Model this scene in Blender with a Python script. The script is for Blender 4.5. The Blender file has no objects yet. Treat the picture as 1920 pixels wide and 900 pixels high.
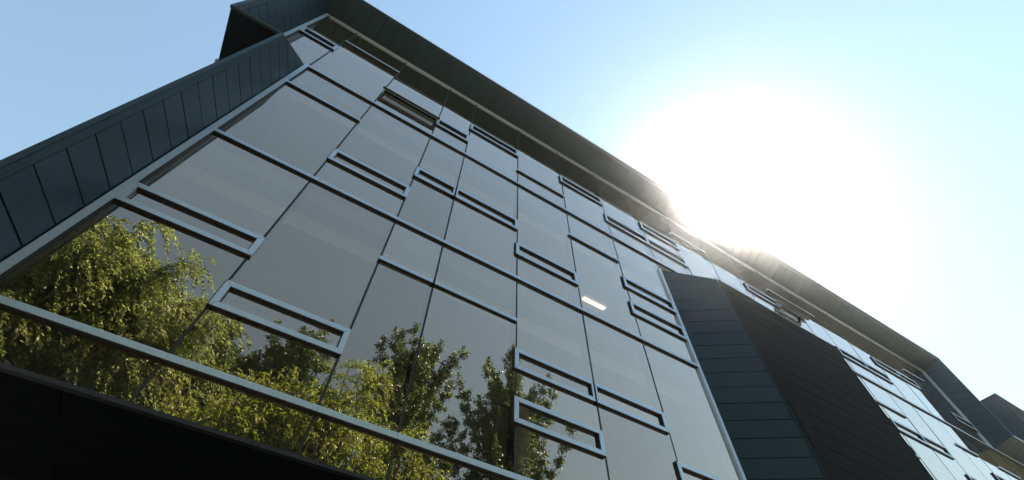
import bpy, math, random
import numpy as np
from mathutils import Vector, Matrix
R = math.radians
random.seed(7)
S = bpy.context.scene
COL = S.collection

# ------------------------------------------------------------------ camera
CAMZ = 1.6                       # eye height; the glass plane is y = 0
RW = [[0.8519600733, -0.5234048133, 0.0145407998],
      [0.4388451468, 0.6986207447, -0.5651052931],
      [0.2856203260, 0.4878283064, 0.8248906430]]
cam_data = bpy.data.cameras.new('camera')
cam = bpy.data.objects.new('camera', cam_data)
COL.objects.link(cam)
m = Matrix.Identity(4)
for r_ in range(3):
    m[r_][0] = RW[0][r_]
    m[r_][1] = -RW[1][r_]
    m[r_][2] = -RW[2][r_]
m.translation = (0, -4.91, CAMZ)
cam.matrix_world = m
cam_data.sensor_fit = 'HORIZONTAL'
cam_data.sensor_width = 36
cam_data.lens = 36 * 866.99 / 1920
cam_data.clip_start = 0.05
cam_data.clip_end = 5000
S.camera = cam

# ------------------------------------------------------------------ sky, sun, exposure
SUN = Vector((0.580, 0.193, 0.791)).normalized()
elev = math.asin(SUN.z)
azim = math.atan2(SUN.x, SUN.y)            # clockwise from +Y
W = bpy.data.worlds.new('World')
S.world = W
W.use_nodes = True
nt = W.node_tree
bg = nt.nodes['Background']
sky = nt.nodes.new('ShaderNodeTexSky')
sky.sky_type = 'NISHITA'
sky.sun_disc = False
sky.sun_elevation = elev
sky.sun_rotation = azim
sky.altitude = 0
sky.air_density = 2.5
sky.dust_density = 0.24
sky.ozone_density = 6.0
air = nt.nodes.new('ShaderNodeHueSaturation')             # hazy summer air, a little less saturated
air.inputs['Saturation'].default_value = .86
air.inputs['Hue'].default_value = .492
nt.links.new(sky.outputs[0], air.inputs['Color']); nt.links.new(air.outputs[0], bg.inputs[0])
bg.inputs[1].default_value = 0.05
sl = bpy.data.lights.new('sun', 'SUN')
sl.energy = 5.0
sl.angle = R(0.53)
sl.color = (1.0, 0.93, 0.82)
so = bpy.data.objects.new('sun', sl)
COL.objects.link(so)
so.rotation_euler = SUN.to_track_quat('Z', 'Y').to_euler()
so.location = (30, 10, 50)
vs = S.view_settings
vs.view_transform = 'Standard'
vs.look = 'None'
vs.gamma = 1.0
vs.exposure = 1.93
vs.use_curve_mapping = False

# ------------------------------------------------------------------ materials
def mat(name):
    M = bpy.data.materials.new(name)
    M.use_nodes = True
    t = M.node_tree
    return M, t, t.nodes, t.links, t.nodes['Principled BSDF']

def noise(n, l, scale, detail=3, coord='Object', vec=(1, 1, 1)):
    tc = n.new('ShaderNodeTexCoord')
    mp = n.new('ShaderNodeMapping')
    mp.inputs['Scale'].default_value = vec
    l.new(tc.outputs[coord], mp.inputs[0])
    t = n.new('ShaderNodeTexNoise')
    t.inputs['Scale'].default_value = scale
    t.inputs['Detail'].default_value = detail
    l.new(mp.outputs[0], t.inputs['Vector'])
    return t

def simple(name, col, rough=.5, metal=0.0, var=.15, nscale=3, bump=0.0, bscale=40, spec=.5):
    M, t, n, l, p = mat(name)
    nz = noise(n, l, nscale, 5)
    rp = n.new('ShaderNodeMix')
    rp.data_type = 'RGBA'
    rp.inputs[6].default_value = (*[c * (1 - var) for c in col], 1)
    rp.inputs[7].default_value = (*[c * (1 + var) for c in col], 1)
    l.new(nz.outputs[0], rp.inputs[0])
    l.new(rp.outputs[2], p.inputs['Base Color'])
    p.inputs['Roughness'].default_value = rough
    p.inputs['Metallic'].default_value = metal
    p.inputs['Specular IOR Level'].default_value = spec
    if bump:
        b = n.new('ShaderNodeBump')
        b.inputs['Strength'].default_value = bump
        b.inputs['Distance'].default_value = .02
        n2 = noise(n, l, bscale, 3)
        l.new(n2.outputs[0], b.inputs['Height'])
        l.new(b.outputs[0], p.inputs['Normal'])
    return M

def cladding():
    M, t, n, l, p = mat('teal_metal_cladding')
    oi = n.new('ShaderNodeObjectInfo')
    nz = noise(n, l, 1.3, 6, vec=(1, 1, .35))
    add = n.new('ShaderNodeMath'); add.operation = 'MULTIPLY_ADD'
    add.inputs[1].default_value = .35; 
    l.new(oi.outputs['Random'], add.inputs[0]); l.new(nz.outputs[0], add.inputs[2])
    rp = n.new('ShaderNodeMix'); rp.data_type = 'RGBA'
    rp.inputs[6].default_value = (.004, .015, .022, 1)
    rp.inputs[7].default_value = (.010, .030, .042, 1)
    l.new(add.outputs[0], rp.inputs[0])
    l.new(rp.outputs[2], p.inputs['Base Color'])
    p.inputs['Metallic'].default_value = .25
    n3 = noise(n, l, 9, 4)
    mr = n.new('ShaderNodeMapRange')
    mr.inputs[3].default_value = .36; mr.inputs[4].default_value = .52
    l.new(n3.outputs[0], mr.inputs[0]); l.new(mr.outputs[0], p.inputs['Roughness'])
    b = n.new('ShaderNodeBump')
    b.inputs['Strength'].default_value = .12
    b.inputs['Distance'].default_value = .02
    n2 = noise(n, l, 2.2, 1)
    l.new(n2.outputs[0], b.inputs['Height']); l.new(b.outputs[0], p.inputs['Normal'])
    return M

def glass():
    M, t, n, l, p = mat('bronze_coated_glass')
    n.remove(p)
    out = n['Material Output']
    lw = n.new('ShaderNodeLayerWeight'); lw.inputs[0].default_value = .5
    pw = n.new('ShaderNodeMath'); pw.operation = 'POWER'; pw.inputs[1].default_value = 2.4
    l.new(lw.outputs['Facing'], pw.inputs[0])
    mr = n.new('ShaderNodeMapRange')
    mr.inputs[4].default_value = 1.0
    oi = n.new('ShaderNodeObjectInfo')
    rv = n.new('ShaderNodeMapRange'); rv.inputs[3].default_value = .29; rv.inputs[4].default_value = .38
    l.new(oi.outputs['Random'], rv.inputs[0]); l.new(rv.outputs[0], mr.inputs[3])
    l.new(pw.outputs[0], mr.inputs[0])
    tint = n.new('ShaderNodeMix'); tint.data_type = 'RGBA'
    tint.inputs[6].default_value = (1.0, .80, .63, 1)
    tint.inputs[7].default_value = (1, 1, 1, 1)
    l.new(pw.outputs[0], tint.inputs[0])
    g = n.new('ShaderNodeBsdfGlossy'); g.inputs['Roughness'].default_value = 0.0
    l.new(tint.outputs[2], g.inputs['Color'])
    nz = noise(n, l, .9, 2)
    b = n.new('ShaderNodeBump'); b.inputs['Strength'].default_value = .045; b.inputs['Distance'].default_value = .02
    l.new(nz.outputs[0], b.inputs['Height']); l.new(b.outputs[0], g.inputs['Normal'])
    tr = n.new('ShaderNodeBsdfTransparent'); tr.inputs[0].default_value = (.68, .65, .57, 1)
    mx = n.new('ShaderNodeMixShader')
    l.new(mr.outputs[0], mx.inputs[0]); l.new(tr.outputs[0], mx.inputs[1]); l.new(g.outputs[0], mx.inputs[2])
    # a thin film of dust with rain streaks
    st = noise(n, l, 5.0, 5, vec=(4, 1, .18))
    sr = n.new('ShaderNodeMapRange'); sr.inputs[1].default_value = .42; sr.inputs[2].default_value = .85
    sr.inputs[3].default_value = .004; sr.inputs[4].default_value = .06
    l.new(st.outputs[0], sr.inputs[0])
    df = n.new('ShaderNodeBsdfDiffuse'); df.inputs[0].default_value = (.42, .40, .36, 1)
    m2 = n.new('ShaderNodeMixShader')
    l.new(sr.outputs[0], m2.inputs[0]); l.new(mx.outputs[0], m2.inputs[1]); l.new(df.outputs[0], m2.inputs[2])
    l.new(m2.outputs[0], out.inputs[0])
    return M

def leafmat(name, c0, c1, trans=.45, gloss=.35):
    M, t, n, l, p = mat(name)
    n.remove(p)
    out = n['Material Output']
    at = n.new('ShaderNodeAttribute'); at.attribute_name = 'var'
    rp = n.new('ShaderNodeMix'); rp.data_type = 'RGBA'
    rp.inputs[6].default_value = (*c0, 1); rp.inputs[7].default_value = (*c1, 1)
    l.new(at.outputs['Fac'], rp.inputs[0])
    d = n.new('ShaderNodeBsdfPrincipled')
    d.inputs['Roughness'].default_value = gloss
    d.inputs['Specular IOR Level'].default_value = .8
    l.new(rp.outputs[2], d.inputs['Base Color'])
    tl = n.new('ShaderNodeBsdfTranslucent')
    hs = n.new('ShaderNodeHueSaturation'); hs.inputs['Value'].default_value = 1.5; hs.inputs['Saturation'].default_value = 1.1
    l.new(rp.outputs[2], hs.inputs['Color']); l.new(hs.outputs[0], tl.inputs['Color'])
    mx = n.new('ShaderNodeMixShader'); mx.inputs[0].default_value = trans
    l.new(d.outputs[0], mx.inputs[1]); l.new(tl.outputs[0], mx.inputs[2])
    l.new(mx.outputs[0], out.inputs[0])
    return M

def emit(name, col, s):
    M, t, n, l, p = mat(name)
    p.inputs['Emission Color'].default_value = (*col, 1)
    p.inputs['Emission Strength'].default_value = s
    return M

MC = cladding()
MG = glass()
MALU = simple('brushed_aluminium', (.47, .56, .69), .36, .4, .06, 6)
MBLK = simple('black_gasket', (.012, .012, .013), .6, 0, .2)
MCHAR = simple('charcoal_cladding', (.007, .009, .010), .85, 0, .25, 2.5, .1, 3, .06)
MDRK = simple('dark_steel', (.03, .033, .035), .5, .2)
MCON = simple('concrete_slab', (.30, .29, .27), .8, 0, .15, 2)
MCEIL = simple('ceiling_board', (.62, .60, .56), .8, 0, .05, 2)
MWALL = simple('interior_plaster', (.45, .43, .39), .8, 0, .08, 1.5)
MCARP = simple('carpet', (.12, .11, .10), .95, 0, .2, 30)
MLAMP = emit('lit_lamp', (1.0, .80, .56), 1.0)
MOFF = simple('lamp_housing', (.6, .6, .58), .5)
MPAVE = simple('paving', (.19, .18, .165), .85, 0, .2, 1.2, .3, 30)
MLAWN = simple('lawn', (.075, .082, .035), .9, 0, .35, 4, .5, 60)
MBARK = simple('bark', (.17, .13, .085), .9, 0, .35, 12, .6, 25)
MWILL = leafmat('willow_leaf', (.045, .066, .014), (.43, .54, .18), .5, .45)
MPOP = leafmat('poplar_leaf', (.015, .036, .009), (.18, .28, .08), .38, .42)
MSHR = leafmat('golden_willow_leaf', (.055, .078, .014), (.43, .54, .11), .5, .45)

# ------------------------------------------------------------------ helpers
def link(o, parent=None):
    COL.objects.link(o)
    if parent is not None:
        o.parent = parent
        o.matrix_parent_inverse = Matrix.Translation(-Vector(parent.location)) if parent.type == 'EMPTY' else Matrix.Identity(4)
    return o

def mesh(name, verts, faces, material, parent=None, smooth=False):
    me = bpy.data.meshes.new(name)
    me.from_pydata([tuple(v) for v in verts], [], faces)
    me.materials.append(material)
    if smooth:
        me.polygons.foreach_set('use_smooth', [True] * len(me.polygons))
    me.update()
    return link(bpy.data.objects.new(name, me), parent)

def thing(name, loc, label, cat, group=None):
    e = bpy.data.objects.new(name, None)
    e.location = loc
    e.empty_display_size = .5
    COL.objects.link(e)
    e['label'] = label; e['category'] = cat
    if group: e['group'] = group
    return e

BOXF = [(0, 3, 2, 1), (4, 5, 6, 7), (0, 1, 5, 4), (1, 2, 6, 5), (2, 3, 7, 6), (3, 0, 4, 7)]
def boxv(x0, x1, y0, y1, z0, z1):
    return [(x0, y0, z0), (x1, y0, z0), (x1, y1, z0), (x0, y1, z0), (x0, y0, z1), (x1, y0, z1), (x1, y1, z1), (x0, y1, z1)]
def box(name, x0, x1, y0, y1, z0, z1, material, parent=None):
    return mesh(name, boxv(x0, x1, y0, y1, z0, z1), BOXF, material, parent)
def boxes(name, L, material, parent=None):
    v = []; f = []
    for b in L:
        k = len(v); v += boxv(*b); f += [tuple(i + k for i in q) for q in BOXF]
    return mesh(name, v, f, material, parent)

def clip(poly, a, b, c):
    """keep a*x+b*y+c >= 0"""
    out = []
    for i in range(len(poly)):
        p, q = poly[i], poly[(i + 1) % len(poly)]
        dp = a * p[0] + b * p[1] + c; dq = a * q[0] + b * q[1] + c
        if dp >= 0: out.append(p)
        if (dp > 0 and dq < 0) or (dp < 0 and dq > 0):
            t = dp / (dp - dq)
            out.append((p[0] + t * (q[0] - p[0]), p[1] + t * (q[1] - p[1])))
    return out

def solid(name, pts3, nrm, thick, material, parent, lift=0.0, bevel=.006):
    """a slab whose visible face is the polygon pts3 (facing nrm), with a small bevelled edge"""
    nrm = Vector(nrm).normalized()
    P = [Vector(p) + nrm * (lift + (random.uniform(-.0012, .0012) if lift > -.01 and lift else 0)) for p in pts3]
    # orient so that the polygon winds counter-clockwise seen from nrm
    a = Vector((0, 0, 0))
    for i in range(len(P)): a += P[i].cross(P[(i + 1) % len(P)])
    if a.dot(nrm) < 0: P.reverse()
    n = len(P); c = sum(P, Vector()) / n
    def inset(p): 
        d = c - p
        return p + d * min(.4, bevel / max(d.length, 1e-6))
    top = [inset(p) for p in P]
    mid = [p - nrm * bevel for p in P]
    bot = [p - nrm * thick for p in P]
    v = top + mid + bot
    f = [tuple(range(n)), tuple(range(3 * n - 1, 2 * n - 1, -1))]
    for i in range(n):
        j = (i + 1) % n
        f += [(i, n + i, n + j, j), (n + i, 2 * n + i, 2 * n + j, n + j)]
    return mesh(name, v, f, material, parent)

def clad(name, parent, poly, O, e1, e2, nrm, seams, axis, trim=(), gap=.007, thick=.03, jit=0.002, mt=None):
    """a cladding surface: polygon poly in (s,t) on O + s*e1 + t*e2; split by seams along axis ('s' or 't');
       the root is a recessed dark backing, every panel is its child"""
    mt = mt or MC
    O, e1, e2, nrm = map(Vector, (O, e1, e2, nrm)); nrm.normalize()
    to3 = lambda q: O + e1 * q[0] + e2 * q[1]
    back = solid(name, [to3(q) for q in poly], nrm, .06, MBLK, parent, -.022, .001)
    ax = (1, 0) if axis == 's' else (0, 1)
    vals = [q[0] if axis == 's' else q[1] for q in poly]
    lim = [min(vals) - 1] + [s for s in seams if min(vals) < s < max(vals)] + [max(vals) + 1]
    inner = poly
    for (a, b, c, w) in trim:             # trim strips cut off along lines a*s+b*t+c=0 (inside positive), width w
        nn = math.hypot(a, b)
        strip = clip(inner, -a, -b, -c + w * nn - gap * .5 * nn)
        inner = clip(inner, a, b, c - w * nn - gap * .5 * nn)
        if len(strip) > 2:
            solid('edge_trim', [to3(q) for q in strip], nrm, thick, mt, back, .004)
    for i in range(len(lim) - 1):
        q = clip(inner, ax[0], ax[1], -(lim[i] + gap))
        if len(q) > 2: q = clip(q, -ax[0], -ax[1], lim[i + 1] - gap)
        if len(q) > 2:
            ar = abs(sum(q[k][0] * q[(k + 1) % len(q)][1] - q[(k + 1) % len(q)][0] * q[k][1] for k in range(len(q)))) / 2
            if ar > .003:
                solid('cladding_panel', [to3(x) for x in q], nrm, thick, mt, back, random.uniform(-jit, jit))
    return back

Z = lambda z: z + CAMZ            # heights below are measured from eye level

# ------------------------------------------------------------------ ground
g = mesh('ground', [(-400, -400, 0), (400, -400, 0), (400, 400, 0), (-400, 400, 0)], [(0, 1, 2, 3)], MLAWN)
g['kind'] = 'structure'
g = box('pavement', -40, 60, -8.4, 30, -.1, .12, MPAVE); g['kind'] = 'structure'

# ------------------------------------------------------------------ the building
B = thing('office_building', (11, 2, 0.12), 'dark clad office building with tall reflective glass front and overhanging roof edge', 'building')

DEPTH = -.85
H = [3.10, 7.05, 11.03, 15.02]     # floor transoms (from eye level)
GB = 2.25                          # bottom of the glass
MX = [-3.665, -2.744, -1.116, .441, 1.397, 3.006, 4.593, 6.19, 7.85, 9.5, 11.15, 12.85, 14.5, 15.9, 17.22,
      18.8, 20.25, 21.85, 23.2, 24.68, 26.15, 27.7, 29.4, 31.1]
XB = [x * .99 for x in MX]         # positions of bars, which stand 5 cm proud
BAR = .074
YF = -.05
RA = (.77, 1.19); RB = (1.71, 2.12); TB = 2.77; LB = .81

def pane(x0, x1, z0, z1, parent=B, y=0.0):
    g_ = .016
    a = random.gauss(0, .0027); b_ = random.gauss(0, .0027)
    X0, X1, Z0, Z1 = x0 + g_, x1 - g_, z0, z1
    def yy(x, z): return y + (x - (x0 + x1) / 2) * a + (z - (z0 + z1) / 2) * b_
    v = [(x, yy(x, z), z) for (x, z) in ((X0, Z0), (X1, Z0), (X1, Z1), (X0, Z1))]
    v += [(x, y + .022, z) for (x, z) in ((X0, Z0), (X1, Z0), (X1, Z1), (X0, Z1))]
    me = bpy.data.meshes.new('glass_pane')
    me.from_pydata(v, [], [(0, 1, 2, 3), (0, 4, 5, 1), (1, 5, 6, 2), (2, 6, 7, 3), (3, 7, 4, 0)])
    me.materials.append(MG); me.materials.append(MBLK)
    for k in range(1, 5): me.polygons[k].material_index = 1
    return link(bpy.data.objects.new('glass_pane', me), parent)

def ring(x0, x1, z0, z1, opened=0.0):
    """projecting rectangular window frame, mitred at the corners, its pane a child"""
    xo0, xo1 = x0 * .99 - .018, x1 * .99 + .018
    w = BAR
    o = [(xo0, z0), (xo1, z0), (xo1, z1), (xo0, z1)]
    i = [(xo0 + w, z0 + w), (xo1 - w, z0 + w), (xo1 - w, z1 - w), (xo0 + w, z1 - w)]
    v = []
    for (P, y) in ((o, YF), (i, YF), (o, .02), (i, .02)):
        v += [(x, y, z) for x, z in P]
    f = []
    for k in range(4):
        j = (k + 1) % 4
        f += [(k, j, 4 + j, 4 + k), (8 + k, 8 + j, j, k), (4 + k, 4 + j, 12 + j, 12 + k), (8 + j, 8 + k, 12 + k, 12 + j)]
    fr = mesh('window_frame', v, f, MALU, B)
    # black strips under the bars and along one side of the posts
    L = [(xo0, xo1, YF + .006, .012, z0 - .012, z0 - .001), (xo0 + w, xo1 - w, YF + .006, .012, z1 - w - .012, z1 - w - .001),
         (xo0 - .012, xo0 - .001, YF + .006, .012, z0 - .012, z1), (xo1 - w - .012, xo1 - w - .001, YF + .006, .012, z0 + w, z1 - w - .012)]
    boxes('black_strip', L, MBLK, fr)
    p = pane(xo0 + w, xo1 - w, z0 + w, z1 - w, fr, .004)
    # mitre joints: thin recessed dark lines
    for k in range(4):
        (ax, az), (bx, bz) = o[k], i[k]
        d = Vector((bx - ax, 0, bz - az)); L_ = d.length; d.normalize(); pz = Vector((-d.z, 0, d.x)) * .0016
        a = Vector((ax, YF - .0012, az)); b = Vector((bx, YF - .0012, bz))
        mesh('mitre_joint', [a - pz, b - pz, b + pz, a + pz], [(0, 1, 2, 3)], MDRK, fr)
    if opened:
        piv = Matrix.Translation((0, 0, z1)) 
        M4 = piv @ Matrix.Rotation(-opened, 4, 'X') @ piv.inverted()
        fr.data.transform(M4)
        for c in fr.children: c.data.transform(M4)
        # stay arms and the fixed frame left in the wall
        for x in (xo0 + .02, xo1 - .04):
            yb = -(z1 - z0) * math.sin(opened) * .8; zb = z1 - (z1 - z0) * math.cos(opened) * .8
            mesh('stay_arm', [(x, .03, z0 + .05), (x + .02, .03, z0 + .05), (x + .02, yb, zb), (x, yb, zb),
                              (x, .03, z0 + .075), (x + .02, .03, z0 + .075), (x + .02, yb, zb + .025), (x, yb, zb + .025)], BOXF, MALU, fr)
        boxes('fixed_frame', [(xo0 + .03, xo1 - .03, .005, .06, z0, z0 + .04), (xo0 + .03, xo1 - .03, .005, .06, z1 - .04, z1),
                              (xo0 + .03, xo0 + .07, .005, .06, z0 + .04, z1 - .04), (xo1 - .07, xo1 - .03, .005, .06, z0 + .04, z1 - .04)], MDRK, fr)
    return fr

def bar(x0, x1, zc, ext=.018):
    xo0, xo1 = x0 * .99 - ext, x1 * .99 + ext
    b = box('transom', xo0, xo1, YF, .02, zc - BAR / 2, zc + BAR / 2, MALU, B)
    boxes('black_strip', [(xo0, xo1, YF + .006, .012, zc - BAR / 2 - .012, zc - BAR / 2 - .001)], MBLK, b)  # black strip along the underside of the bar
    return b

# what stands in each module of each floor: A low ring, B high ring, T high bar, L low bar, o = opened
GRID = {
 2: {0: 'B', 1: 'T', 2: 'Ao', 3: 'A', 4: 'B', 5: 'L', 6: 'B', 7: 'A', 8: 'AB', 9: 'T', 10: 'A', 11: 'B', 12: 'BoT', 13: 'T', 14: 'A', 15: 'A',
     16: 'B', 17: 'B', 18: 'T', 19: 'A'},
 1: {1: 'T', 2: 'A', 3: 'B', 4: 'B', 5: 'A', 6: 'T', 7: 'AB', 13: 'A', 14: 'BT', 15: 'B', 16: 'A', 17: 'T', 18: 'B', 19: 'T', 20: 'A', 21: 'B', 22: 'T'},
 0: {1: 'B', 2: 'A', 3: 'T', 4: 'T', 5: 'AB', 6: 'B', 7: 'A', 13: 'B', 14: 'A', 15: 'T', 16: 'B', 17: 'A', 18: 'T', 19: 'A', 20: 'B', 21: 'A', 22: 'T'}}
for fl in range(3):
    for i in range(len(MX) - 1):
        if fl < 2 and (i == 0 or 8 <= i <= 11): continue      # cladding there
        if fl == 2 and i > 19: continue
        x0, x1 = MX[i], MX[i + 1]
        zb, zt = Z(H[fl]), Z(H[fl + 1])
        code = GRID[fl].get(i, '')
        cuts = []                                              # (z0, z1) taken by frames
        for ch in code:
            if ch == 'A': cuts.append((zb + RA[0], zb + RA[1], 'ring'))
            if ch == 'B': cuts.append((zb + RB[0], zb + RB[1], 'ring'))
            if ch == 'T': cuts.append((zb + TB - BAR / 2, zb + TB + BAR / 2, 'bar'))
            if ch == 'L': cuts.append((zb + LB - BAR / 2, zb + LB + BAR / 2, 'bar'))
        cuts.sort()
        z = zb
        for k, (a, b, kind) in enumerate(cuts):
            pane(x0, x1, z, a + .02)
            if kind == 'ring': ring(x0, x1, a, b, R(24) if 'o' in code else 0)
            else: bar(x0, x1, (a + b) / 2)
            z = b - .02
        pane(x0, x1, z, zt)
    # storey transom, one length per module
    for i in range(len(MX) - 1):
        if fl < 2 and (i == 0 or 8 <= i <= 11): continue
        if fl == 2 and i == 0: continue
        if i > 22: continue
        bar(MX[i], MX[i + 1], Z(H[fl]), -.0012)
for i in range(1, len(MX) - 1):                                # foot glass
    if 8 <= i <= 11: continue
    pane(MX[i], MX[i + 1], Z(GB), Z(H[0]))

# joints between the modules and the posts behind them
for i, x in enumerate(MX):
    z0 = Z(GB) if not (i == 0 or 9 <= i <= 11) else Z(H[2])
    z1 = Z(H[3] + .06) if i < 21 else Z(H[2])
    o = boxes('mullion', [(x - .0155, x + .0155, -.004, .03, z0, z1), (x - .03, x + .03, .05, .17, z0, z1)], MBLK, B)
# bottom channel and the trim along the top of the glass
box('sill_channel', MX[1], MX[8], -.03, .05, Z(GB) - .08, Z(GB) + .012, MBLK, B)
box('sill_channel', MX[12], MX[-1], -.03, .05, Z(GB) - .08, Z(GB) + .012, MBLK, B)
box('head_trim', -3.70, 26.1, YF, .05, Z(H[3]) - .001, Z(H[3]) + .016, MALU, B)
box('head_trim', 26.1, 31.0, YF - .004, .05, Z(H[2]) + .045, Z(H[2]) + .08, MALU, B)
# upright aluminium frames at the ends of the glass
box('jamb', -2.744 * .99 - .085, -2.744 * .99 + .004, YF - .003, .06, Z(1.9), Z(H[2]) + .05, MALU, B)
box('jamb', -3.665 * .99 - .085, -3.665 * .99 + .004, YF - .003, .06, Z(H[2]) - .02, Z(H[3]) + .02, MALU, B)
box('jamb', 7.85 * .99, 7.85 * .99 + .085, YF - .003, .06, Z(1.9), Z(10.62), MALU, B)
box('jamb', 26.15 * .99, 26.15 * .99 + .05, YF - .003, .06, Z(H[2]) + .03, Z(H[3]) + .02, MALU, B)

for (jx, ja, jb) in ((-2.744 * .99 + .0045, 1.9, H[2] - .05), (-3.665 * .99 + .0045, H[2] + .05, H[3] - .02)):
    box('jamb_strip', jx, jx + .012, YF + .004, .03, Z(ja), Z(jb), MBLK, B)  # black strip covering the inner side of the jamb
# black panels added to hide the lit slab edge behind the foot glass
box('slab_blackout', -2.7, 7.8, .06, .09, Z(GB), Z(H[0]) - .05, MBLK, B)
box('slab_blackout', 14.6, 31.0, .06, .09, Z(GB), Z(H[0]) - .05, MBLK, B)

# ------------------------------------------------------------------ splayed cladding round the glass
RY = -.80                          # the roof edge
ZS = [Z(.1 + .4 * k) for k in range(0, 42)]
def splay(name, xi, xo, poly_fn, face, trims=(.10, .045), yo=DEPTH):
    O = Vector((xi, -.012, 0)); out = Vector((xo - xi, yo + .012, 0)); L = out.length; out.normalize()
    n = Vector((out.y, -out.x, 0)) 
    if n.x * face < 0: n = -n
    poly = poly_fn(L)
    # trims: along the outer edge (s = L) and the inner edge (s = 0)
    return clad(name, B, poly, O, out, (0, 0, 1), n, ZS, 't', [(-1, 0, L, trims[0]), (1, 0, 0, trims[1])])
BOT = Z(2.125)
splay('side_reveal', -2.744 * .99 - .087, -3.066, lambda L: [(0, BOT), (L, BOT), (L, Z(9.95)), (0, Z(11.05))], 1)
splay('side_reveal', -3.665 * .99 - .087, -4.03, lambda L: [(0, Z(11.03)), (L, Z(9.95)), (L, Z(15.49)), (0, Z(15.09))], 1)
splay('side_reveal', 7.85 * .99 + .087, 9.055, lambda L: [(0, BOT), (L, BOT), (L, Z(10.11)), (0, Z(10.62))], -1, (.03, .03))
splay('side_reveal', 15.5, 14.08, lambda L: [(0, BOT), (L, BOT), (L, Z(10.11)), (0, Z(10.62))], 1)
splay('side_reveal', 26.15 * .99 + .052, 26.45, lambda L: [(0, Z(11.08)), (L, Z(11.40)), (L, Z(15.46)), (0, Z(15.06))], -1, (.03, .03), RY)

def soffit(name, xi0, xi1, zi, xo0, xo1, zo, start):
    O = Vector((0, -.012, zi)); e2 = Vector((0, RY + .012, zo - zi)); L = e2.length; e2.normalize()
    n = Vector((0, e2.z, -e2.y))
    if n.z > 0: n = -n
    seams = [start + .4 * k for k in range(90)]
    return clad(name, B, [(xi0, 0), (xi1, 0), (xo1, L), (xo0, L)], O, (1, 0, 0), e2, n, seams, 's',
                [(0, -1, L, .10), (0, 1, 0, .07)])
soffit('roof_soffit', -3.75, 26.1, Z(15.06), -4.02, 26.45, Z(15.48), -3.4)
soffit('roof_soffit', 26.1, 31.1, Z(11.10), 26.45, 31.3, Z(11.40), 26.6)

# upward facing ledges of the cladding (seen only from above)
def quad(name, P, n, th=.05, mt=MC): return solid(name, P, n, th, mt, B, 0, .002)
quad('ledge', [(-4.03, DEPTH, Z(9.95)), (-3.066, DEPTH, Z(9.95)), (-2.83, -.02, Z(11.0)), (-3.72, -.02, Z(11.0))], (0, -.75, .66))
quad('ledge', [(9.055, DEPTH, Z(10.11)), (14.08, DEPTH, Z(10.11)), (15.5, -.02, Z(10.62)), (7.9, -.02, Z(10.62))], (0, -.4, .9))
quad('ledge', [(-3.066, DEPTH + .06, Z(2.165)), (9.055, DEPTH + .06, Z(2.165)), (7.86, -.035, Z(2.22)), (-2.85, -.035, Z(2.22))], (0, -.1, 1), .008)
quad('ledge', [(14.08, DEPTH + .06, Z(2.165)), (31.1, DEPTH + .06, Z(2.165)), (31.1, -.035, Z(2.22)), (15.5, -.035, Z(2.22))], (0, -.1, 1), .008)

# front faces in the outer plane
def front(name, poly, seam_off=0):
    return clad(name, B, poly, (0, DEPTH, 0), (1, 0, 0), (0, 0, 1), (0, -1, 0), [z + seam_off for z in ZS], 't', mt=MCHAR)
fb = front('bay_front', [(9.055, BOT), (14.08, BOT), (14.08, Z(10.11)), (9.055, Z(10.11))])
solid('access_hatch', [(9.20, DEPTH, Z(5.12)), (9.52, DEPTH, Z(5.12)), (9.52, DEPTH, Z(6.28)), (9.20, DEPTH, Z(6.28))], (0, -1, 0), .02, MCHAR, fb, .008)
front('wing_front', [(31.12, BOT), (44, BOT), (44, Z(15.29)), (31.12, Z(15.29))])
# end wall of the far wing, facing the near one
clad('wing_end_wall', B, [(DEPTH, Z(11.2)), (9, Z(11.2)), (9, Z(15.29)), (DEPTH, Z(15.29))], (31.12, 0, 0), (0, 1, 0), (0, 0, 1), (-1, 0, 0),
     [DEPTH + .22 + .8 * k for k in range(14)], 's', [(0, -1, Z(15.29), .12)])

# lips: bottom channel, fin caps, fascias
box('bottom_lip', -3.12, 31.12, DEPTH - .004, DEPTH + .05, Z(2.105), Z(2.14), MBLK, B)
box('bottom_lip', -3.12, 31.12, DEPTH + .055, DEPTH + .10, Z(2.11), Z(2.135), MCHAR, B)
box('fin_cap', -3.14, -3.068, DEPTH - .006, DEPTH + .06, Z(2.10), Z(9.95), MC, B)
box('fin_cap', -4.11, -4.032, DEPTH - .006, DEPTH + .06, Z(9.94), Z(15.48), MC, B)
box('fin_cap', 26.455, 26.53, RY - .006, RY + .06, Z(11.40), Z(15.48), MC, B)
box('roof_fascia', -4.11, 26.53, RY - .012, RY + .05, Z(15.487), Z(15.56), MDRK, B)
box('roof_fascia', 26.54, 31.1, RY - .012, RY + .05, Z(11.405), Z(11.46), MALU, B)
box('roof_fascia', 31.06, 44, DEPTH - .012, 9, Z(15.292), Z(15.36), MDRK, B)
# roofs, outer walls
box('roof', -4.10, 26.52, RY + .055, 14, Z(15.52), Z(15.555), MDRK, B)
box('roof', 26.54, 31.06, RY + .055, 14, Z(11.42), Z(11.455), MDRK, B)
def wallx(name, x, y0, y1, z0, z1, face):
    return clad(name, B, [(y0, z0), (y1, z0), (y1, z1), (y0, z1)], (x, 0, 0), (0, 1, 0), (0, 0, 1), (face, 0, 0), [z0 + .8 * k for k in range(1, 12)], 't')
wallx('outer_wall', -3.13, DEPTH + .06, 14, BOT, Z(9.92), -1)
wallx('outer_wall', -4.10, DEPTH + .06, 14, Z(9.96), Z(15.50), -1)
wallx('outer_wall', 26.52, RY + .06, 14, Z(11.46), Z(15.50), 1)
box('back_wall', -4.1, 44, 14, 14.2, 0.12, Z(15.43), MCON, B)

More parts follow.
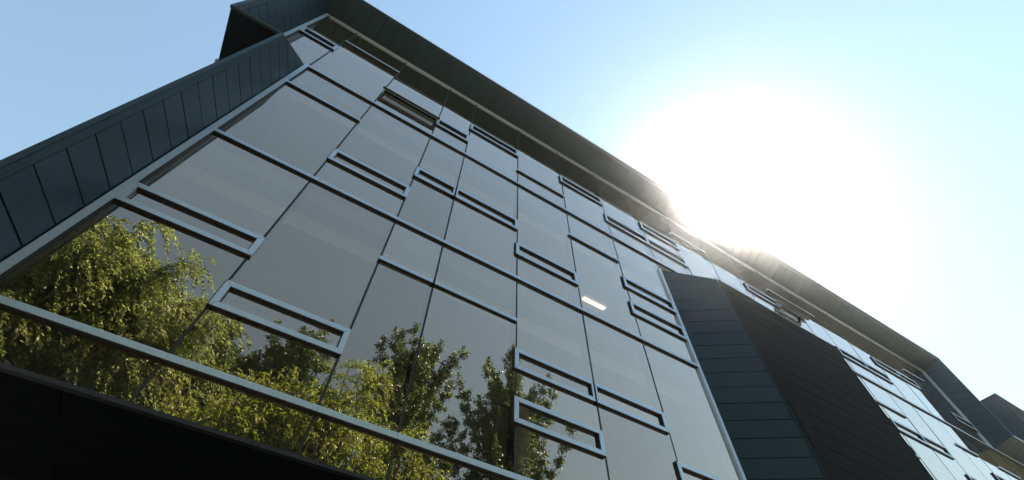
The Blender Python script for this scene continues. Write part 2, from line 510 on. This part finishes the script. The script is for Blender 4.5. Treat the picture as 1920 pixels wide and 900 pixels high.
# underside of the overhanging storeys: long boards 0.4 m wide
ub = box('underside', -4.1, 44, DEPTH + .11, 4.0, Z(2.14), Z(2.15), MBLK, B)
y = DEPTH + .11
ys = [y] + [-.37 + .4 * k for k in range(0, 11)]
for r_ in range(len(ys) - 1):
    off = [-1.36, -2.6, -.3][r_ % 3]
    xs = [-4.1] + [v for v in [off - 6 + 3.0 * k for k in range(20)] if -3.7 < v < 16] + [18]
    for a, b in zip(xs[:-1], xs[1:]):
        P = [(a + .006, ys[r_] + .006, BOT), (b - .006, ys[r_] + .006, BOT), (b - .006, ys[r_ + 1] - .006, BOT), (a + .006, ys[r_ + 1] - .006, BOT)]
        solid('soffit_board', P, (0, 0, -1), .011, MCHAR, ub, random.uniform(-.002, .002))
# underside of the upper corner, which overhangs to the left
clad('underside', B, [(-4.09, DEPTH + .01), (-3.10, DEPTH + .01), (-3.10, 13.9), (-4.09, 13.9)], (0, 0, Z(9.95)), (1, 0, 0), (0, 1, 0), (0, 0, -1),
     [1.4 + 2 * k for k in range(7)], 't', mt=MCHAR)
# drip edge along its side
box('drip_edge', -4.14, -4.11, .35, 13.9, Z(9.905), Z(9.98), MALU, B)

# ground storey, set back under the overhang
gw = box('ground_floor_wall', -3, 44, 4.0, 4.2, .12, Z(2.19), MDRK, B)
for k in range(9):
    box('shop_window', -1.5 + 4 * k, 1.5 + 4 * k, 3.97, 3.995, .6, 3.3, MBLK, gw)

# ------------------------------------------------------------------ rooms behind the glass
for k, h in enumerate(H[:3]):
    x0, x1 = (-3.0, 43.9) if k < 2 else (-4.0, 43.9)
    sl_ = box('floor_slab', x0, x1, .2, 13.9, Z(h) - .32, Z(h) - .02, MCON, B)
    box('floor_finish', x0 + .05, x1 - .05, .25, 13.8, Z(h) - .02, Z(h), MCARP, sl_)
CH = [H[1] - .62, H[2] - .62, H[3] - .45]
for k, c in enumerate(CH):
    x0, x1 = (-2.95, 43.8) if k < 2 else (-3.9, 26.5)
    cl = boxes('ceiling', [(x0, x1, .55 + 2.4 * j, .55 + 2.4 * j + 2.25, Z(c), Z(c) + .06) for j in range(5)], MCEIL, B)
    boxes('bulkhead', [(x0, x1, .5, .54, Z(c) - .12, Z(c) + .25)], MCEIL, cl)
    box('ceiling_void', x0, x1, .55, 13.6, Z(c) + .07, Z(c) + .09, MBLK, cl)
    box('partition', x0, x1, 7.5, 7.6, Z(H[k]), Z(c), MWALL, B)
    for j in range(11):
        xx = -1.2 + 2.55 * j
        for q in range(2):
            lit = (k == 1 and j == 3 and q == 0)
            if lit: box('ceiling_lamp', 6.48, 7.28, 1.84, 1.95, Z(c) - .045, Z(c) - .002, MLAMP, B)
            else: box('ceiling_lamp', xx, xx + 1.2, 1.86 + 2.4 * q, 1.98 + 2.4 * q, Z(c) - .04, Z(c) - .002, MOFF, B)
    for j in range(5):
        xx = 4.0 + 6.4 * j
        v = []; n_ = 16
        for zz in (Z(H[k]), Z(c)):
            v += [(xx + .2 * math.cos(2 * math.pi * a / n_), 1.5 + .2 * math.sin(2 * math.pi * a / n_), zz) for a in range(n_)]
        mesh('column', v, [(a, (a + 1) % n_, n_ + (a + 1) % n_, n_ + a) for a in range(n_)], MWALL, B, True)

# ------------------------------------------------------------------ trees across the lawn (seen mirrored in the glass)
def tube_verts(path, radii, n=7):
    V = []; F = []
    path = [Vector(p) for p in path]
    for i, p in enumerate(path):
        d = (path[min(i + 1, len(path) - 1)] - path[max(i - 1, 0)]).normalized()
        u = d.orthogonal().normalized(); w = d.cross(u)
        for a in range(n):
            t = 2 * math.pi * a / n
            V.append(p + (u * math.cos(t) + w * math.sin(t)) * radii[i])
    for i in range(len(path) - 1):
        for a in range(n):
            b = (a + 1) % n
            F.append((i * n + a, i * n + b, (i + 1) * n + b, (i + 1) * n + a))
    return V, F

class Wood:
    def __init__(s): s.v = []; s.f = []
    def add(s, path, radii, n=6):
        V, F = tube_verts(path, radii, n); k = len(s.v)
        s.v += V; s.f += [tuple(i + k for i in q) for q in F]

def curve(a, b, sag, n=8, wob=.1, rng=random):
    """from a to b, bending upwards first when sag > 0"""
    a, b = Vector(a), Vector(b); out = []
    for i in range(n + 1):
        t = i / n
        p = a.lerp(b, t)
        p.z += sag * math.sin(math.pi * t)
        if 0 < i < n: p += Vector((rng.uniform(-wob, wob), rng.uniform(-wob, wob), rng.uniform(-wob, wob)))
        out.append(p)
    return out

def leaf_mesh(name, P, D, Nn, L, Wd, var, material, parent):
    """P base points, D directions, Nn face normals (numpy); rhombic leaves of two triangles"""
    n = len(P)
    D = D / np.linalg.norm(D, axis=1, keepdims=True)
    Sd = np.cross(D, Nn); Sd /= np.maximum(np.linalg.norm(Sd, axis=1, keepdims=True), 1e-6)
    L = np.asarray(L).reshape(-1, 1); Wd = np.asarray(Wd).reshape(-1, 1)
    fold = np.cross(Sd, D) * Wd * .25
    v = np.stack([P, P + D * L * .45 + Sd * Wd * .5 + fold, P + D * L, P + D * L * .45 - Sd * Wd * .5 + fold], 1).reshape(-1, 3)
    me = bpy.data.meshes.new(name)
    me.vertices.add(n * 4); me.vertices.foreach_set('co', v.astype(np.float32).ravel())
    me.loops.add(n * 4); me.loops.foreach_set('vertex_index', np.arange(n * 4, dtype=np.int32))
    me.polygons.add(n); me.polygons.foreach_set('loop_start', np.arange(0, n * 4, 4, dtype=np.int32))
    me.polygons.foreach_set('loop_total', np.full(n, 4, dtype=np.int32))
    at = me.attributes.new('var', 'FLOAT', 'FACE')
    at.data.foreach_set('value', np.clip(var, 0, 1).astype(np.float32))
    me.materials.append(material)
    me.update(calc_edges=True); me.validate()
    o = link(bpy.data.objects.new(name, me), parent)
    o['kind'] = 'stuff'
    return o

def poplar(base, tips, label, seed, leaf=.10, dens=2.0, material=None, spread=1.6, name='poplar_tree', group='poplars across the lawn'):
    rng = random.Random(seed); nr = np.random.default_rng(seed)
    bx, by = base
    t = thing(name, (bx, by, 0), label, 'tree', group)
    top = max(z for _, z in tips); low = min(z for _, z in tips)
    cx = sum(x for x, _ in tips) / len(tips)
    lean = (cx - bx)
    trunk = [Vector((bx + lean * (k / 10) ** 1.5 * .8 + rng.uniform(-.08, .08), by + rng.uniform(-.08, .08), (top - .8) * k / 10)) for k in range(11)]
    wv = Wood(); wv.add(trunk, [.24 * max(.12, 1 - .17 * k) + .012 for k in range(11)], 9)
    mesh('trunk', wv.v, wv.f, MBARK, t, True)
    def tp(z):
        q = min(9.999, max(0, z / (top - .8) * 10)); i = int(q); return trunk[i].lerp(trunk[i + 1], q - i)
    limbs = []
    for (x, z) in tips: limbs.append(Vector((x, by + rng.uniform(-spread, spread), z)))
    for k in range(int(len(tips) * 1.3)):        # limbs that fill the depth of the crown
        x, z = rng.choice(tips); q = rng.uniform(.25, .9)
        a = tp(z); limbs.append(Vector((a.x + (x - a.x) * q, by + rng.uniform(-spread, spread) * 1.25, z - rng.uniform(.2, 2.5))))
    for k in range(14):                          # lower crown
        z = rng.uniform(4.5, low); a = rng.uniform(0, 2 * math.pi); rr = rng.uniform(1.2, 2.6)
        p = tp(z); limbs.append(Vector((p.x + rr * math.cos(a), p.y + rr * math.sin(a), z)))
    wl = Wood(); C = []                          # cluster centres with radius
    for e in limbs:
        dx = math.hypot(e.x - tp(e.z).x, e.y - by)
        z0 = max(2.2, e.z - dx * rng.uniform(1.0, 1.6) - rng.uniform(.8, 1.6))
        a = tp(z0); path = curve(a, e, -.18 * dx, 8, .07, rng)
        wl.add(path, [.065 * (1 - .1 * k) + .004 for k in range(9)], 5)
        up = (path[8] - path[5]).normalized()
        for i in range(2, 9):
            p = path[i]
            for q in range(5 if i < 8 else 4):
                d = (Vector((rng.gauss(0, 1), rng.gauss(0, 1), rng.gauss(.3, .7))).normalized() + up * .75).normalized()
                ln = rng.uniform(.3, .95) * (1.25 - .09 * i)
                if i == 8 and q == 0: d = (up + Vector((0, 0, .8))).normalized(); ln = rng.uniform(.5, .9)
                tw = curve(p, p + d * ln, .04, 3, .03, rng)
                wl.add(tw, [.012, .009, .007, .004], 3)
                C.append((tw, ln))
    mesh('branches', wl.v, wl.f, MBARK, t, True)
    P = []; V = []
    for tw, ln in C:
        n = int(70 * dens * ln * rng.uniform(.55, 1.2)) + 5
        pa = np.array([tuple(x) for x in tw])
        u = nr.uniform(.5, 3.2, n); ii = np.minimum(u.astype(int), 2); fr = (u - ii)[:, None]
        q = pa[ii] * (1 - fr) + pa[ii + 1] * fr
        wid = .12 * (1.15 - .25 * u)[:, None]
        P.append(q + nr.normal(0, 1, (n, 3)) * wid); V.append(np.full(n, rng.uniform(-.12, .12)) + nr.uniform(0, 1, n) ** 1.6)
    P = np.concatenate(P); V = np.concatenate(V); n = len(P)
    Dv = nr.normal(0, 1, (n, 3)); Dv[:, 2] -= .7
    Nn = nr.normal(0, 1, (n, 3)) + np.array([.55, .6, .75])
    L = leaf * nr.uniform(.7, 1.25, n)
    leaf_mesh('foliage', P, Dv, Nn, L, L * .92, V, material or MPOP, t)
    return t

def willow(base, tips, label, seed, name, group, material, strands=14, slen=(1.0, 2.6), leaf=.15, wind=(.5, .1), fill=1.2, spread=2.0, lowz=5, height_r=.3, npl=30, grav=.30, lift=.0):
    rng = random.Random(seed); nr = np.random.default_rng(seed)
    bx, by = base
    t = thing(name, (bx, by, 0), label, 'tree', group)
    top = max(z for _, z in tips); low = min(z for _, z in tips)
    fork = Vector((bx, by, top * .32))
    wv = Wood(); wv.add([Vector((bx + .1 * math.sin(k), by + .1 * math.cos(2 * k), fork.z * k / 6)) for k in range(7)], [height_r * (1.25 - .06 * k) for k in range(7)], 10)
    mesh('trunk', wv.v, wv.f, MBARK, t, True)
    ends = [Vector((x, by + rng.uniform(-spread, spread), z)) for x, z in tips]
    for k in range(int(len(tips) * fill)):
        x, z = rng.choice(tips); x2, z2 = rng.choice(tips)
        q = rng.random(); ends.append(Vector((x + (x2 - x) * q, by + rng.uniform(-spread, spread), max(lowz, z + (z2 - z) * q - rng.uniform(0, 1.5)))))
    wl = Wood(); PP = []; DD = []; VV = []
    wd = Vector((wind[0], wind[1], 0))
    for e in ends:
        s_ = fork.lerp(Vector((e.x, e.y, fork.z)), rng.uniform(0, .22)); s_.z = rng.uniform(fork.z * .85, max(fork.z, min(e.z - 2, fork.z * 1.5)))
        path = curve(s_, e, .1 * (e - s_).length, 10, .12, rng)
        r0 = rng.uniform(.06, .10)
        wl.add(path, [r0 * (1 - .092 * k) + .006 for k in range(11)], 5)
        tone = rng.uniform(-.15, .2)
        for k in range(strands):
            i = rng.choice((4, 5, 6, 7, 8, 8, 9, 9, 10, 10)); p = path[i]
            out = Vector((rng.gauss(0, 1), rng.gauss(0, 1), rng.uniform(.0, .9) + lift)).normalized()
            Ls = rng.uniform(*slen); n = int(npl * Ls / slen[1] * rng.uniform(.7, 1.2)) + 4
            pts = []; q = Vector(p); d = out * 1.0; st = Ls / 10
            for j in range(11):
                pts.append(q.copy()); q = q + d.normalized() * st
                d = d * .8 + Vector((0, 0, -grav)) + wd * .16 + Vector((rng.gauss(0, .06), rng.gauss(0, .06), 0))
            if k % 2 == 0: wl.add(pts[::2], [.010, .008, .007, .005, .004, .002], 3)
            pa = np.array([tuple(x) for x in pts])
            u = np.sort(nr.uniform(.8, 9.99, n)); ii = u.astype(int); fr = (u - ii)[:, None]
            P = pa[ii] * (1 - fr) + pa[ii + 1] * fr
            T = pa[ii + 1] - pa[ii]; T /= np.linalg.norm(T, axis=1, keepdims=True)
            PP.append(P + nr.normal(0, .02, P.shape)); DD.append(T * .9 + nr.normal(0, .42, P.shape) + np.array([wd.x * .5, wd.y * .5, -.15]))
            VV.append(np.full(n, tone + rng.uniform(-.1, .1)) + nr.uniform(0, 1, n) ** 1.3)
    mesh('branches', wl.v, wl.f, MBARK, t, True)
    P = np.concatenate(PP); Dv = np.concatenate(DD); V = np.concatenate(VV); n = len(P)
    Nn = nr.normal(0, 1, (n, 3)) + np.array([.55, .6, .6]); L = leaf * nr.uniform(.65, 1.25, n)
    leaf_mesh('foliage', P, Dv, Nn, L, L * .36, V, material, t)
    return t

WT = [(-8.3, 17.0), (-8.2, 16.3), (-8.5, 15.5), (-9.3, 16.5), (-10.5, 16.2), (-11.5, 15), (-8.6, 14.5), (-8.8, 13.0), (-9.5, 12.0), (-7.1, 16.4),
      (-6.4, 15.2), (-5.6, 14.8), (-4.8, 14.8), (-4.1, 14.6), (-3.8, 13.6), (-3.3, 12.6), (-3.7, 12.2), (-2.6, 12.9), (-1.9, 12.0),
      (-5.6, 13.3), (-7.1, 12.0), (-7.3, 14.2), (-6.2, 14.0), (-6.6, 12.8), (-7.1, 10.6), (-4.8, 11.6), (-9, 10.5), (-10.5, 12.5), (-12, 12)]
willow((-7.2, -11.4), WT, 'tall willow with drooping light green branches mirrored in the glass at left', 3, 'willow_tree', 'trees across the lawn', MWILL,
       strands=110, slen=(.7, 1.9), leaf=.15, wind=(.9, .0), fill=1.6, grav=.24, spread=2.2, height_r=.42, npl=34)
poplar((-2.2, -15), [(-3.2, 15.9), (-2.6, 16.1), (-2.3, 15.9), (-1.7, 15.8), (-2.1, 15.0), (-3.1, 14.6), (-2.0, 14.1), (-1.5, 14.8), (-3.5, 14)],
       'dark green poplar with rounded clumps mirrored right beside the willow', 11, spread=1.2, dens=2.0)
poplar((.1, -14), [(-1.2, 15.8), (-.8, 16.0), (-.3, 17.3), (.6, 16.6), (-.1, 16.0), (-.6, 15.0), (1.1, 15.3), (.4, 14.9), (.2, 16.4), (-1.1, 14.4)],
       'dark green poplar with one thin leading tip crossing a window frame', 12, spread=1.2, dens=2.0)
poplar((5.2, -14), [(3.7, 17.9), (4.1, 18.2), (4.5, 18.4), (3.3, 17.0), (6.3, 19.3), (7.2, 18.1), (7.3, 16.7), (6.0, 18.0), (5.3, 18.0), (3.2, 16.5),
                    (7.6, 14.9), (7.8, 14.4), (8.1, 13.0), (5.4, 16.5), (4.4, 16.0), (6.6, 17.2), (4.9, 17.2), (3.0, 15.4)],
       'broad twin-topped dark poplar mirrored in the middle of the glass front', 13)
poplar((11.2, -14), [(10.1, 20.3), (10.8, 20.3), (8.4, 18.3), (8.3, 16.9), (8.5, 15.8), (8.4, 14.2), (12.7, 18.7), (14.0, 17.5), (14.1, 16.0), (11.3, 19.2), (9.3, 18.3),
                     (13.4, 18.2), (12.7, 16.7), (13.7, 14.6), (9.4, 15.9), (11.0, 17.1), (10.4, 18.6), (9.9, 17.0), (12.0, 17.8)],
       'pointed dark poplar standing apart, rightmost tree mirrored in the glass', 14)
SH = dict(group='trees across the lawn', material=MSHR, grav=.10, lift=.5)
willow((1.9, -9.2), [(.9, 11.5), (1.6, 12.0), (.4, 10.9), (1.7, 11.2), (2.8, 11.4), (2.4, 12.0), (1.7, 10.4), (3.4, 10.4), (.6, 9.9), (3.3, 9.4), (1.2, 9.4), (2.3, 9.9), (0, 10.2)],
       'golden green young willow mirrored low in front of the twin-topped poplar', 21, 'young_willow_tree', strands=46, slen=(.5, 1.3), leaf=.11, wind=(.2, 0), fill=1.8, spread=1.5, height_r=.16, npl=34, **SH)
willow((-1.4, -10), [(-.5, 10.2), (-1.3, 10.2), (-2, 10.0), (-.1, 10.5), (.3, 10.0), (-1.0, 9.5), (-2.4, 9.5), (-1.7, 10.5), (-.8, 10.5)],
       'golden green young willow mirrored low between the tall willow and dark poplars', 22, 'young_willow_tree', strands=42, slen=(.6, 1.6), leaf=.13, wind=(.4, 0), fill=1.6, spread=1.4, height_r=.16, npl=32, **SH)
willow((4.6, -9.6), [(4.4, 10.4), (5.0, 9.9), (3.9, 10.3), (5.3, 9.2), (4.2, 9.4), (6.2, 9.5), (6.9, 9.7)],
       'small golden willow mirrored at the foot of the glass beside the poplars', 23, 'young_willow_tree', strands=40, slen=(.5, 1.1), leaf=.11, wind=(.2, 0), fill=1.4, spread=1.1, height_r=.13, npl=30, **SH)

# ------------------------------------------------------------------ thin volume added to put a glow around the sun
M, t, n, l, p = mat('sun_glow_volume')
n.remove(p)
hv = n.new('ShaderNodeVolumePrincipled')
hv.inputs['Density'].default_value = .0009
hv.inputs['Anisotropy'].default_value = .94
hv.inputs['Color'].default_value = (.95, .97, 1, 1)
l.new(hv.outputs[0], n['Material Output'].inputs['Volume'])
hz = box('sun_glow_volume', -405, 405, -405, 405, -1, 23.5, M)
hz['kind'] = 'stuff'
